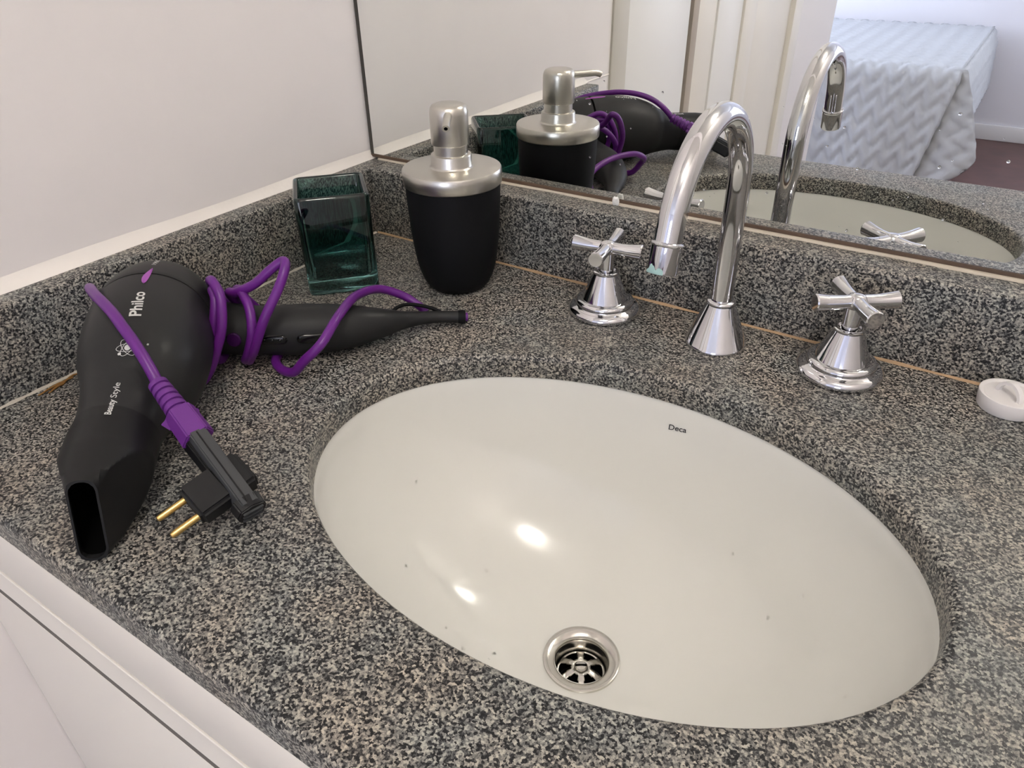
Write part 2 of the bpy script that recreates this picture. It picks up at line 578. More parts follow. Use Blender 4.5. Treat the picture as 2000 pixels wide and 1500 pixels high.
def bowl_pt(x, drop):
    """point on the back wall of the bowl at height z = drop"""
    lo, hi = 0.4, 0.9999
    for _ in range(40):
        mid = (lo + hi) / 2
        if bowl_z(mid) < drop:
            lo = mid
        else:
            hi = mid
    rho = lo
    yy = SY + RIMB * math.sqrt(max(0, rho * rho - ((x - SX) / RIMA) ** 2))
    return Vector((x, yy, drop))


tv, tf = text_mesh('Deca', 0.012)
vs = []
for u, v in tv:
    p = bowl_pt(0.4336 + u * 0.0145, -0.0447 + 0.0020 * u + v * 0.0046)
    vs.append(p + Vector((0, -0.0004, 0.0003)))
o = from_py('maker_print', vs, tf, 'logo', sk, smooth=False)
o['label'] = 'small dark word printed inside the bowl'

# ------------------------------------------------------------------ mirror
mi = thing('wall_mirror', 'large frameless wall mirror standing on the back splash ledge', 'mirror', (0.6, 0.01, H + 0.004))
ex = Vector((1, 0, 0)) + MN * 0
ex = (ex - MN * ex.dot(MN)).normalized()
ez = Vector((0, 0, 1))
ez = (ez - MN * ez.dot(MN) - ex * ez.dot(ex)).normalized()


def mpt(x, z, d=0.0):
    """point on the mirror face: x along, z height, d in front of the face"""
    p = MP + MN * d
    k = (x - p.x)
    q = p + ex * (k / ex.x)
    return q + ez * ((z - q.z) / ez.z)


def mslab(name, xa, xb, za, zb, d0, d1, mat):
    vs = [mpt(xa, za, d0), mpt(xb, za, d0), mpt(xb, zb, d0), mpt(xa, zb, d0), mpt(xa, za, d1), mpt(xb, za, d1), mpt(xb, zb, d1), mpt(xa, zb, d1)]
    fs = [(0, 1, 2, 3), (7, 6, 5, 4), (0, 4, 5, 1), (1, 5, 6, 2), (2, 6, 7, 3), (3, 7, 4, 0)]
    return from_py(name, vs, fs, mat, mi, smooth=False)


mslab('glass_sheet', 0.0055, 1.36, H + 0.0052, 0.95, -0.004, 0.0, 'mirror')
mslab('edge_strip', 0.0012, 0.0052, H + 0.0045, 0.95, -0.004, 0.0004, 'mirror_edge')
mslab('bottom_strip', 0.0012, 1.36, H + 0.0022, H + 0.0050, -0.004, 0.0012, 'trim_brown')
# cream sealant line below the mirror
rs = []
for i in range(120):
    x = 0.012 + (1.36 - 0.012) * i / 119
    a = 0.0012 + 0.0007 * math.sin(i * 0.7) * math.sin(i * 0.23)
    yy = 0.0050
    rs.append([(x, yy + 0.004, H + 0.0001), (x, yy - a, H + 0.0001), (x, yy - a * 0.7, H + 0.0012), (x, yy + 0.001, H + 0.0020), (x, yy + 0.004, H + 0.0020)])
rings('sealant', rs, 'caulk', mi, auto=50)

# scrap of tissue stuck at the foot of the mirror
bm = bmesh.new()
bmesh.ops.create_icosphere(bm, subdivisions=2, radius=1.0)
for v in bm.verts:
    v.co = Vector((v.co.x * 0.0032, v.co.y * 0.0018, v.co.z * 0.0046)) * (0.75 + 0.5 * random.random())
    v.co += Vector((0.3065, 0.0025, H + 0.0045))
me = bpy.data.meshes.new('tissue_scrap')
bm.to_mesh(me)
bm.free()
tag(link('tissue_scrap', me, 'tissue', smooth=False), 'tiny white crumpled scrap at the foot of the mirror behind the spout', 'scrap')

# ------------------------------------------------------------------ faucet spout
FX, FY = 0.4378, -0.0665
fc = thing('faucet', 'chrome gooseneck spout standing between the two cross-handle taps', 'faucet', (FX, FY, 0))
lathe('base_cone', [(0.0005, 0.0002), (0.0243, 0.0002), (0.0248, 0.0010), (0.0247, 0.0024), (0.0240, 0.0034), (0.0118, 0.0352), (0.0113, 0.0362), (0.0005, 0.0362)], (FX, FY, 0), 'chrome', fc, n=64, auto=35)
lathe('collar', [(0.0005, 0.0362), (0.0108, 0.0362), (0.0117, 0.0372), (0.0117, 0.0386), (0.0108, 0.0396), (0.0005, 0.0396)], (FX, FY, 0), 'chrome', fc, n=48, auto=50)
R_, cy_, cz_ = 0.0655, FY - 0.0655, 0.128
path = [(FX, FY, 0.038), (FX, FY, 0.06), (FX, FY, 0.09), (FX, FY, 0.115)]
for k in range(33):
    a = math.pi * k / 32 * 0.925
    path.append((FX + 0.001 * k / 32, cy_ + R_ * math.cos(a), cz_ + R_ * math.sin(a)))
e1 = Vector(path[-1]) - Vector(path[-2])
e1.normalize()
p_end = Vector(path[-1])
for k in range(1, 4):
    path.append(p_end + e1 * 0.0033 * k)
tube('spout', path, 0.0086, 'chrome', fc, n=32)
ae0 = p_end + e1 * 0.0098
ae = lathe('aerator', [(0.0005, 0.0), (0.0093, 0.0), (0.0100, 0.0005), (0.0102, 0.0013), (0.0096, 0.0020), (0.0094, 0.003), (0.0096, 0.0185), (0.0092, 0.0195), (0.0080, 0.0195), (0.0078, 0.0165), (0.0005, 0.016)], ae0, 'chrome', fc, n=40, auto=35, axis=e1)
# limescale crust on the lip of the aerator, a curved patch
vs, fs = [], []
ax_ = e1
s_e = Vector((1, 0, 0))
s_e = (s_e - ax_ * s_e.dot(ax_)).normalized()
s_f = ax_.cross(s_e)
todir = Vector(CAM_POS) * 0 + Vector((-0.25, -1.0, 0.2))
a0 = math.atan2(todir.dot(s_f), todir.dot(s_e))
na, nh = 14, 6
for i in range(na + 1):
    a = a0 + (i / na - 0.5) * 1.35
    ht = (0.0030 + 0.0030 * math.sin(i * 0.42 + 0.9) ** 2 + 0.0006 * math.sin(i * 2.1)) * (0.35 + 0.65 * math.sin(math.pi * (i + 0.5) / (na + 1)))
    for j in range(nh + 1):
        h = 0.0193 - ht * j / nh
        rr = 0.00985 + 0.0003 * random.random() - (0.0003 if j in (0, nh) or i in (0, na) else 0)
        vs.append(ae0 + ax_ * h + (s_e * math.cos(a) + s_f * math.sin(a)) * rr)
for i in range(na):
    for j in range(nh):
        fs.append((i * (nh + 1) + j, i * (nh + 1) + j + 1, (i + 1) * (nh + 1) + j + 1, (i + 1) * (nh + 1) + j))
o = from_py('limescale', vs, fs, 'scale_green', ae)
o['label'] = 'pale turquoise limescale crust on the outlet lip'


# ------------------------------------------------------------------ taps


def make_tap(x, y, rot, label):
    t = thing('tap_handle', label, 'tap', (x, y, 0), 'cross-handle taps beside the spout')
    lathe('escutcheon', [(0.0005, 0.0002), (0.0306, 0.0002), (0.0318, 0.0016), (0.0319, 0.0036), (0.0310, 0.0058), (0.0285, 0.0076), (0.0256, 0.0082), (0.0252, 0.0088), (0.0258, 0.0100), (0.0252, 0.0124), (0.0232, 0.0138), (0.0205, 0.0140), (0.0005, 0.0140)], (x, y, 0), 'chrome', t, n=64, auto=50)
    lathe('cone', [(0.0005, 0.0140), (0.0200, 0.0140), (0.0108, 0.0370), (0.0005, 0.0370)], (x, y, 0), 'chrome', t, n=64, auto=35)
    lathe('collar', [(0.0005, 0.0370), (0.0106, 0.0370), (0.0113, 0.0378), (0.0112, 0.0390), (0.0100, 0.0396), (0.0085, 0.0394), (0.0080, 0.0380), (0.0005, 0.0380)], (x, y, 0), 'chrome', t, n=48, auto=50)
    lathe('stem', [(0.0005, 0.0375), (0.0063, 0.0375), (0.0063, 0.0580), (0.0005, 0.0580)], (x, y, 0), 'chrome', t, n=32, auto=40)
    hz = 0.0605
    hub = lathe('hub', [(0.0005, -0.0045), (0.0070, -0.0045), (0.0078, -0.002), (0.0078, 0.0015), (0.0066, 0.0036), (0.0062, 0.0040), (0.0060, 0.0046), (0.0036, 0.0056), (0.0005, 0.0060)], (x, y, hz), 'chrome', t, n=40, auto=50)
    for k in range(4):
        a = rot + k * math.pi / 2
        d = Vector((math.cos(a), math.sin(a), 0))
        pts, rr = [], []
        for i in range(13):
            s = i / 12
            pts.append(Vector((x, y, hz)) + d * (0.004 + 0.0262 * s) + Vector((0, 0, -0.0005 * math.sin(math.pi * s) + 0.0003 * s)))
            rr.append(0.0050 + 0.0016 * s ** 1.8)
        # slightly domed end
        pts.append(pts[-1] + d * 0.0008)
        rr.append(rr[-1] * 0.90)
        tube('handle_arm', pts, rr, 'chrome', t, n=24, auto=35)
    return t


make_tap(0.3333, -0.0640, math.radians(8), 'chrome cross-handle tap nearer the black soap dispenser, left of the spout')
make_tap(0.5347, -0.0615, math.radians(36), 'chrome cross-handle tap nearer the white sink stopper, right of the spout')

# ------------------------------------------------------------------ soap dispenser
DX, DY = 0.1875, -0.0865
sd = thing('soap_dispenser', 'matt black soap dispenser with brushed nickel pump lid', 'soap dispenser', (DX, DY, 0))
pr = [(0.0005, 0.0004), (0.0225, 0.0004), (0.0255, 0.0010), (0.0278, 0.0026), (0.0305, 0.0060), (0.0330, 0.0110), (0.0352, 0.0175), (0.0372, 0.0260), (0.0388, 0.0360), (0.0401, 0.0480), (0.0412, 0.0620), (0.0420, 0.0770), (0.0425, 0.0900), (0.0427, 0.1000), (0.0005, 0.1000)]
lathe('bottle', pr, (DX, DY, 0), 'rubber_black', sd, n=80, auto=40)
lathe('lid', [(0.0005, 0.1000), (0.0431, 0.1000), (0.0438, 0.1004), (0.0443, 0.1012), (0.0445, 0.1080), (0.0443, 0.1122), (0.0436, 0.1136), (0.0425, 0.1140), (0.0200, 0.1142), (0.0005, 0.1142)], (DX, DY, 0), 'nickel', sd, n=80, auto=40)
lathe('pump_collar', [(0.0005, 0.1142), (0.0198, 0.1142), (0.0186, 0.1150), (0.0182, 0.1160), (0.0180, 0.1238), (0.0176, 0.1250), (0.0166, 0.1256), (0.0005, 0.1256)], (DX, DY, 0), 'nickel', sd, n=64, auto=40)
lathe('pump_stem', [(0.0005, 0.1250), (0.0150, 0.1250), (0.0150, 0.1345), (0.0005, 0.1345)], (DX, DY, 0), 'nickel', sd, n=56, auto=40)
ph = lathe('pump_head', [(0.0005, 0.1335), (0.0150, 0.1335), (0.0164, 0.1340), (0.0167, 0.1348), (0.0166, 0.1590), (0.0163, 0.1620), (0.0155, 0.1645), (0.0142, 0.1662), (0.0120, 0.1671), (0.0060, 0.1674), (0.0005, 0.1674)], (DX, DY, 0), 'nickel', sd, n=64, auto=40)
nd = Vector((0.571, -0.821, 0)).normalized()
n0 = Vector((DX, DY, 0.1600))
pts = [n0 + nd * (0.012 + 0.0050 * i) for i in range(7)] + [n0 + nd * 0.0455 + Vector((0, 0, -0.0008)), n0 + nd * 0.0485 + Vector((0, 0, -0.0020))]
nz = tube('nozzle', pts, [0.0037, 0.0036, 0.0035, 0.0034, 0.0033, 0.0033, 0.0032, 0.0032, 0.0032], 'nickel', ph, n=22, auto=50)
tip_d = (pts[-1] - pts[-2]).normalized()
lathe('outlet', [(0.0005, 0.0), (0.0016, 0.0), (0.0005, 0.0001)], pts[-1] + tip_d * 0.0001, 'gap', ph, n=18, axis=tip_d)

# ------------------------------------------------------------------ square glass tumbler
u = Vector((0.673, 0.739, 0))
vv = Vector((-0.739, 0.673, 0))
gc = Vector((0.0862, -0.1842, 0)) + u * 0.0328 + vv * 0.0342


def sq(half_u, half_v, rad, z, n=6):
    out = []
    for cx_, cy2, a0_ in ((1, 1, 0), (-1, 1, 90), (-1, -1, 180), (1, -1, 270)):
        for k in range(n + 1):
            a = math.radians(a0_ + 90 * k / n)
            pu = cx_ * (half_u - rad) + rad * math.cos(a)
            pv = cy2 * (half_v - rad) + rad * math.sin(a)
            out.append(gc + u * pu + vv * pv + Vector((0, 0, z)))
    return out


hu, hv, gh = 0.0328, 0.0342, 0.0940
rs = [sq(hu - 0.0030, hv - 0.0030, 0.003, 0.0004), sq(hu - 0.0008, hv - 0.0008, 0.005, 0.0012), sq(hu, hv, 0.006, 0.0035), sq(hu + 0.0002, hv + 0.0002, 0.006, 0.05), sq(hu + 0.0006, hv + 0.0006, 0.006, gh - 0.0030),
      sq(hu - 0.0004, hv - 0.0004, 0.0056, gh - 0.0006), sq(hu - 0.0016, hv - 0.0016, 0.005, gh), sq(hu - 0.0034, hv - 0.0034, 0.0045, gh - 0.0004), sq(hu - 0.0044, hv - 0.0044, 0.004, gh - 0.0020),
      sq(hu - 0.0048, hv - 0.0048, 0.005, 0.05), sq(hu - 0.0054, hv - 0.0054, 0.006, 0.0170), sq(hu - 0.0075, hv - 0.0075, 0.006, 0.0140), sq(hu - 0.0120, hv - 0.0120, 0.006, 0.0128)]
g = rings('glass_tumbler', rs, 'glass', auto=60)
tag(g, 'empty square dark teal glass tumbler beside the soap dispenser', 'tumbler')

# ------------------------------------------------------------------ hair dryer
hd = thing('hair_dryer', 'black hair dryer with purple cord lying on its side on the counter', 'hair dryer', (0.125, -0.37, 0))
K = [(.0480, -.2985, .0370, .0250), (.0580, -.3080, .0385, .0360), (.0740, -.3235, .0415, .0415), (.0943, -.3428, .0434, .0434), (.1250, -.3690, .0431, .0431), (.1470, -.3890, .0400, .0392), (.1620, -.4080, .0360, .0310), (.1770, -.4265, .0330, .0260), (.1905, -.4415, .0310, .0262), (.2070, -.4570, .0300, .0263)]


def cat4(K, n):
    out = []
    mK = len(K)
    for i in range(mK - 1):
        p0, p1, p2, p3 = K[max(i - 1, 0)], K[i], K[i + 1], K[min(i + 2, mK - 1)]
        for k in range(n):
            t = k / n
            out.append(tuple(0.5 * (2 * b + (c - a) * t + (2 * a - 5 * b + 4 * c - d) * t * t + (3 * b - a - 3 * c + d) * t ** 3) for a, b, c, d in zip(p0, p1, p2, p3)))
    out.append(K[-1])
    return out


ND = 12
G = cat4(K, ND)
GP = [Vector(g_[:3]) for g_ in G]
GR = [g_[3] for g_ in G]
GS = [0.0]
for a, b in zip(GP[:-1], GP[1:]):
    GS.append(GS[-1] + (b - a).length)
GF = []
for i in range(len(GP)):
    t = (GP[min(i + 1, len(GP) - 1)] - GP[max(i - 1, 0)]).normalized()
    e = Vector((0, 0, 1)).cross(t).normalized()
    GF.append((t, e, t.cross(e)))


def frame_at(s):
    i = 0
    while i < len(GS) - 2 and GS[i + 1] < s:
        i += 1
    f = max(0.0, min(1.0, (s - GS[i]) / (GS[i + 1] - GS[i])))
    lerp = lambda a, b: a + (b - a) * f
    return lerp(GP[i], GP[i + 1]), lerp(GR[i], GR[i + 1]), [lerp(GF[i][k], GF[i + 1][k]).normalized() for k in range(3)]


def on_barrel(s, deg, off=0.0):
    c, r, (t, e, up) = frame_at(s)
    a = math.radians(deg)
    # near the steep parts lift along the true normal a little
    return c + (up * math.cos(a) + e * math.sin(a)) * (r + off)


def bring_at(i, k=1.0, n=64):
    t, e, up = GF[i]
    return [GP[i] + (up * math.cos(a) + e * math.sin(a)) * GR[i] * k for a in [2 * math.pi * q / n for q in range(n)]]


i_seam = 3 * ND
i_neck = 7 * ND + 4
# rear cap with a domed back and an air-intake grille
rs = []
t0, e0, u0 = GF[0]
for k in range(0, 6):
    a = k / 6
    rs.append([GP[0] - t0 * 0.006 * (1 - a * a) + (u0 * math.cos(q) + e0 * math.sin(q)) * GR[0] * (0.08 + 0.92 * math.sin(a * math.pi / 2)) for q in [2 * math.pi * w_ / 64 for w_ in range(64)]])
rs += [bring_at(i) for i in range(0, i_seam - 1)]
rs.append(bring_at(i_seam - 1, 0.992))
cap = rings('rear_cap', rs, 'dryer', hd, auto=50)
for k in range(5):
    rr = 0.006 + 0.0035 * k
    rs = []
    for dr_, dh in ((0, 0), (0.0011, -0.0006), (0.0022, 0)):
        rs.append([GP[0] - t0 * (0.0065 - 0.25 * rr - dh) + (u0 * math.cos(q) + e0 * math.sin(q)) * (rr + dr_) for q in [2 * math.pi * w_ / 40 for w_ in range(40)]])
    rings('grille_ring', rs, 'dryer', cap, caps=(False, False), auto=60)
# seam and main barrel
rings('seam', [bring_at(i_seam - 1, 0.978), bring_at(i_seam, 0.978)], 'gap', hd, auto=60)
rs = [bring_at(i_seam, 0.992)] + [bring_at(i) for i in range(i_seam, i_neck + 1)]
c_, r_, (t_, e_, u_) = frame_at(GS[i_neck])
barrel = rings('barrel', rs, 'dryer', hd, auto=50)
# concentrator: round collar pinched by two slanting flats into an upright slot
SLOT = Vector((0.2312, -0.4832, 0.0263))
SLOT_UP = Vector((-0.001, 0.0085, 0.049)).normalized()
n_st = 30
rs, inner = [], []
start_s = GS[i_neck]
c0, r0, f0 = frame_at(start_s)
cE, rE, fE = frame_at(GS[-1])
length = (GS[-1] - start_s) + (SLOT - cE).length


def noz_section(i, shrink=0.0, n=72):
    d = length * i / n_st
    if d < GS[-1] - start_s:
        c, r, (t, e, up) = frame_at(start_s + d)
    else:
        f = (d - (GS[-1] - start_s)) / (SLOT - cE).length
        c = cE.lerp(SLOT, f)
        r = rE + (0.0262 - rE) * f
        t, e, up = fE
    s = i / n_st
    tt = Vector((SLOT.x - c0.x, SLOT.y - c0.y, 0)).normalized()
    t = t.lerp(tt, min(1, s * 2)).normalized()
    e = Vector((0, 0, 1)).cross(t).normalized()
    up = t.cross(e).lerp(SLOT_UP, s ** 1.5).normalized()
    rho_c = 0.0065 * max(0.0, (s - 0.6) / 0.4)
    wmax = r * 1.02
    if s > 0.38:
        q = (s - 0.38) / 0.62
        q = q ** 0.92
        wmax = r * (1 - q) + 0.0083 * q
    r2 = r - shrink
    w2 = wmax - shrink
    hmax = r2
    out = []
    for k in range(n):
        a = 2 * math.pi * k / n
        px, pz = r2 * math.sin(a), r2 * math.cos(a)
        # clamp by the slab, keep corners slightly rounded
        if abs(px) > w2:
            px = math.copysign(w2, px)
        if rho_c > 0:
            rc = min(rho_c, w2 * 0.98)
            ex_c = max(0.0, abs(px) - (w2 - rc))
            zl = (r2 - rc) + math.sqrt(max(0.0, rc * rc - ex_c * ex_c))
            if abs(pz) > zl:
                pz = math.copysign(zl, pz)
        out.append(c + e * px + up * pz)
    return out


for i in range(n_st + 1):
    rs.append(noz_section(i))
rs.append(noz_section(n_st, 0.0013))
rs.append(noz_section(n_st - 1, 0.0018))
nozz = rings('nozzle', rs, 'dryer_nozzle', hd, caps=(True, False), auto=28)
rings('nozzle_shade_lining', [noz_section(i, 0.0019) for i in range(n_st - 1, 5, -1)], 'gap', nozz, caps=(False, True), auto=40)  # inner wall coloured near black to carry the shade inside the slot
# handle
HK = [(.0900, -.3180, .0360, .0225), (.1148, -.2950, .0265, .0208), (.1396, -.2780, .0240, .0198), (.1640, -.2575, .0225, .0207), (.1860, -.2333, .0200, .0180), (.1990, -.2115, .0168, .0128), (.2085, -.1875, .0120, .0072), (.2240, -.1660, .0092, .0052), (.2405, -.1525, .0078, .0054)]
HG = cat4(HK, 8)
hrs = []
HFR = []
for i in range(len(HG)):
    a, b = Vector(HG[max(i - 1, 0)][:3]), Vector(HG[min(i + 1, len(HG) - 1)][:3])
    t = (b - a).normalized()
    e = t.cross(Vector((0, 0, 1))).normalized()
    up = e.cross(t)
    HFR.append((t, e, up))
    c = Vector(HG[i][:3])
    r = HG[i][3]
    hrs.append([c + (up * math.cos(q) + e * math.sin(q)) * r for q in [2 * math.pi * w_ / 48 for w_ in range(48)]])
handle = rings('handle', hrs, 'dryer', hd, auto=50)


def on_handle(fi, deg, off=0.0):
    i = min(int(fi), len(HG) - 2)
    f = fi - i
    c = Vector(HG[i][:3]).lerp(Vector(HG[i + 1][:3]), f)
    r = HG[i][3] + (HG[i + 1][3] - HG[i][3]) * f
    t, e, up = HFR[i]
    a = math.radians(deg)
    return c + (up * math.cos(a) + e * math.sin(a)) * (r + off), t, (up * math.cos(a) + e * math.sin(a)).normalized()


# sleeve at the cord end, hanging loop
tail = Vector(HG[-1][:3])
tail_t = HFR[-1][0]
lathe('cord_sleeve', [(0.0005, -0.003), (0.0057, -0.003), (0.0060, 0.0), (0.0057, 0.003), (0.0044, 0.0034), (0.0005, 0.0034)], tail, 'rubber_black', handle, n=32, axis=tail_t)
lathe('cord_end', [(0.0005, 0.003), (0.0038, 0.003), (0.0037, 0.0052), (0.0005, 0.0058)], tail, 'purple', handle, n=24, axis=tail_t)
lp = catmull([on_handle(8 * 5.8, 200)[0] + Vector((0, 0.004, 0.002)), (.1935, -.1880, .0150), (.1960, -.1755, .0175), (.2090, -.1645, .0150), (.2240, -.1600, .0110), on_handle(8 * 7.2, 180)[0] + Vector((0, 0.001, 0.003))], 6)
tube('hanging_loop', lp, 0.0016, 'rubber_black', handle, n=10)


# rocker switches and the purple button on the side that faces the sink
def capsule(name, fi0, fi1, deg, halfw, rise, mat, parent):
    vs, fs = [], []
    nu, nv = 18, 8
    for i in range(nu + 1):
        s = i / nu
        wv = math.sqrt(max(0.0, 1 - max(0.0, abs(2 * s - 1) - 0.55) ** 2 / 0.45 ** 2))
        for j in range(nv + 1):
            q = (j / nv * 2 - 1)
            p, t, nrm = on_handle(fi0 + (fi1 - fi0) * s, deg + q * halfw * max(wv, 0.02), 0)
            dome = rise * math.sqrt(max(0, 1 - q ** 4)) * min(1, wv * 1.3)
            vs.append(p + nrm * (dome - 0.0003))
    for i in range(nu):
        for j in range(nv):
            fs.append((i * (nv + 1) + j, i * (nv + 1) + j + 1, (i + 1) * (nv + 1) + j + 1, (i + 1) * (nv + 1) + j))
    return from_py(name, vs, fs, mat, parent, auto=50)


capsule('rocker_switch', 15.5, 21.0, 84, 12, 0.0016, 'gloss_black', handle)
capsule('rocker_switch', 22.5, 28.5, 84, 12, 0.0016, 'gloss_black', handle)
for k in range(3):
    p, t, nrm = on_handle(16.8 + 1.4 * k, 84, 0.0014)
    lathe('ridge', [(0.0001, 0.0), (0.0013, 0.0), (0.0009, 0.0008), (0.0001, 0.001)], p, 'gloss_black', handle, n=12, axis=nrm)
p, t, nrm = on_handle(10.8, 84, 0)
bt = lathe('cool_button', [(0.0001, -0.001), (0.0055, -0.001), (0.0058, 0.0010), (0.0050, 0.0022), (0.0001, 0.0026)], p, 'purple_gloss', handle, n=28, axis=nrm)
bt['label'] = 'small round purple button'


# lettering on the barrel: runs along the barrel towards the rear cap
def barrel_text(s, s0, s1, deg0, deg1, cap_h, bold, name='lettering', shear=0.0):
    tv, tf = text_mesh(s, bold, shear)
    vs = []
    for x, y in tv:
        ss = s0 + (s1 - s0) * x
        _, r, _f = frame_at(ss)
        dg = deg0 + (deg1 - deg0) * x - math.degrees(y * cap_h / r)
        vs.append(on_barrel(ss, dg, 0.00035))
    o = from_py(name, vs, tf, 'print', barrel, smooth=False)
    return o


o = barrel_text('Philco', 0.1210, 0.0952, 12.4, 11.9, 0.0072, 0.022)
o['label'] = 'silver brand word along the barrel'
o = barrel_text('Beauty', 0.2010, 0.1855, 14.9, 13.4, 0.0036, 0.020)
o['label'] = 'small silver word near the nozzle'
o = barrel_text('Style', 0.1838, 0.1715, 13.3, 12.1, 0.0036, 0.0)
o['label'] = 'small silver word after the first one near the nozzle'
o = barrel_text('s', 0.1418, 0.1406, 26.2, 26.2, 0.0016, 0.02)
# rating figure on the rear cap
tv, tf = text_mesh('1900', 0.015)
vs = [on_barrel(0.0455 - 0.0160 * x, 11.8 - math.degrees(y * 0.0030 / 0.042), 0.0004) for x, y in tv]
from_py('lettering', vs, tf, 'print', cap, smooth=False)

# atom emblem: three crossing orbits, nucleus, electron
vs, fs = [], []


def emblem_pt(x, y):
    # x: around the barrel away from the handle side is negative y of text; use local metres
    ss = 0.1455 - y
    _, r, _f = frame_at(ss)
    return on_barrel(ss, 9.3 + math.degrees(x / r), 0.0011)


for k in range(3):
    th = math.radians(60 * k + 12)
    base = len(vs)
    N_ = 40
    for i in range(N_):
        a = 2 * math.pi * i / N_
        for d in (-0.00018, 0.00018):
            ex_, ey_ = (0.0066 + d) * math.cos(a), (0.0028 + d) * math.sin(a)
            vs.append(emblem_pt(ex_ * math.cos(th) - ey_ * math.sin(th), (ex_ * math.sin(th) + ey_ * math.cos(th)) * 0.92))
    for i in range(N_):
        j = (i + 1) % N_
        fs.append((base + 2 * i, base + 2 * i + 1, base + 2 * j + 1, base + 2 * j))
for cx2, cy3, rx in ((0, 0, 0.0019), (-0.0037, -0.0045, 0.0010)):
    base = len(vs)
    vs.append(emblem_pt(cx2, cy3))
    for i in range(20):
        a = 2 * math.pi * i / 20
        vs.append(emblem_pt(cx2 + rx * math.cos(a), cy3 + rx * math.sin(a)))
    for i in range(20):
        fs.append((base, base + 1 + i, base + 1 + (i + 1) % 20))
o = from_py('atom_emblem', vs, fs, 'print', barrel, smooth=False, fix=False)
o['label'] = 'silver atom emblem half hidden by the cord'
# purple leaf-shaped mark across the seam
vs, fs = [], []
nl = 16
for i in range(nl + 1):
    f = i / nl
    ss = 0.0822 - (0.0822 - 0.0555) * f
    mid = 8.6 + 3.2 * f + 1.0 * math.sin(f * math.pi) * -1
    wd = 3.0 * math.sin(math.pi * min(1, f ** 0.8)) ** 0.75 + 0.05
    for j in range(5):
        q = j / 4 * 2 - 1
        vs.append(on_barrel(ss, mid + q * wd, 0.0004 + 0.0009 * (1 - q * q)))
for i in range(nl):
    for j in range(4):
        fs.append((i * 5 + j, i * 5 + j + 1, (i + 1) * 5 + j + 1, (i + 1) * 5 + j))
o = from_py('leaf_mark', vs, fs, 'purple_print', barrel)
o['label'] = 'purple leaf-shaped inlay on the seam'

# cord: from the handle tail, over the handle, wound around its root, under the barrel and over it to the plug
cord = [(.2080, -.1600, .0070), (.1990, -.1620, .0130), (.1877, -.1680, .0215), (.1790, -.1870, .0330), (.1860, -.2210, .0420),
        (.2010, -.2560, .0430), (.2060, -.2800, .0330), (.1960, -.2910, .0200), (.1850, -.2940, .0080), (.1700, -.2930, .0042), (.1540, -.2860, .0040), (.1420, -.2700, .0040),
        (.1240, -.2580, .0100), (.1120, -.2630, .0300), (.1170, -.2800, .0530), (.1324, -.2880, .0610), (.1480, -.2945, .0530), (.1545, -.3020, .0360), (.1470, -.3050, .0160), (.1320, -.2970, .0048),
        (.1140, -.2740, .0060), (.1030, -.2690, .0260), (.1120, -.2840, .0520), (.1300, -.2900, .0600), (.1450, -.2830, .0680), (.1560, -.2740, .0790), (.1635, -.2670, .0850), (.1690, -.2715, .0815), (.1700, -.2820, .0690), (.1660, -.2970, .0490), (.1560, -.3040, .0240), (.1400, -.3000, .0070), (.1250, -.2860, .0048),
        (.1080, -.2760, .0080), (.0980, -.2760, .0280), (.1050, -.2920, .0540), (.1230, -.3050, .0660), (.1330, -.3110, .0640), (.1360, -.3180, .0500), (.1340, -.3215, .0340), (.1270, -.3190, .0160), (.1170, -.3080, .0060),
        (.1010, -.2890, .0080), (.0940, -.2810, .0280), (.1020, -.2900, .0560), (.1170, -.3010, .0710), (.1290, -.3065, .0745), (.1400, -.3110, .0665), (.1450, -.3190, .0480), (.1425, -.3270, .0300), (.1390, -.3360, .0140), (.1310, -.3420, .0050),
        (.1100, -.3420, .0040), (.0850, -.3380, .0040), (.0620, -.3390, .0070), (.0440, -.3440, .0200), (.0385, -.3460, .0400), (.0420, -.3515, .0580), (.0510, -.3575, .0700), (.0680, -.3655, .0790), (.0850, -.3725, .0835), (.1017, -.3785, .0865), (.1180, -.3835, .0882), (.1365, -.3883, .0876), (.1534, -.3930, .0841), (.1669, -.3960, .0786), (.1783, -.3985, .0711), (.1870, -.4005, .0630), (.1925, -.4020, .0560)]
cord_pts = catmull(cord, 7)
tube('cord', cord_pts, 0.0037, 'purple', hd, n=14)

# plug with ribbed strain relief; hangs from the barrel down to the counter
PA = Vector((0.1905, -0.4015, 0.0585))
PB = Vector((0.2905, -0.4215, 0.0135))
ax = (PB - PA).normalized()
PL = (PB - PA).length
sd_ = ax.cross(Vector((0, 0, 1))).normalized()     # across, towards the front edge
upv = sd_.cross(ax)
plug = lathe('strain_relief', [(0.0005, 0.0)] + [q for k in range(5) for q in ((0.0061 + 0.00025 * k, 0.0008 + 0.0052 * k), (0.0063 + 0.00025 * k, 0.0040 + 0.0052 * k), (0.0050 + 0.00025 * k, 0.0043 + 0.0052 * k), (0.0050 + 0.00025 * k, 0.0057 + 0.0052 * k))] + [(0.0074, 0.0268), (0.0074, 0.0285), (0.0005, 0.0285)], PA, 'purple_matte', hd, n=24, auto=35, axis=ax)


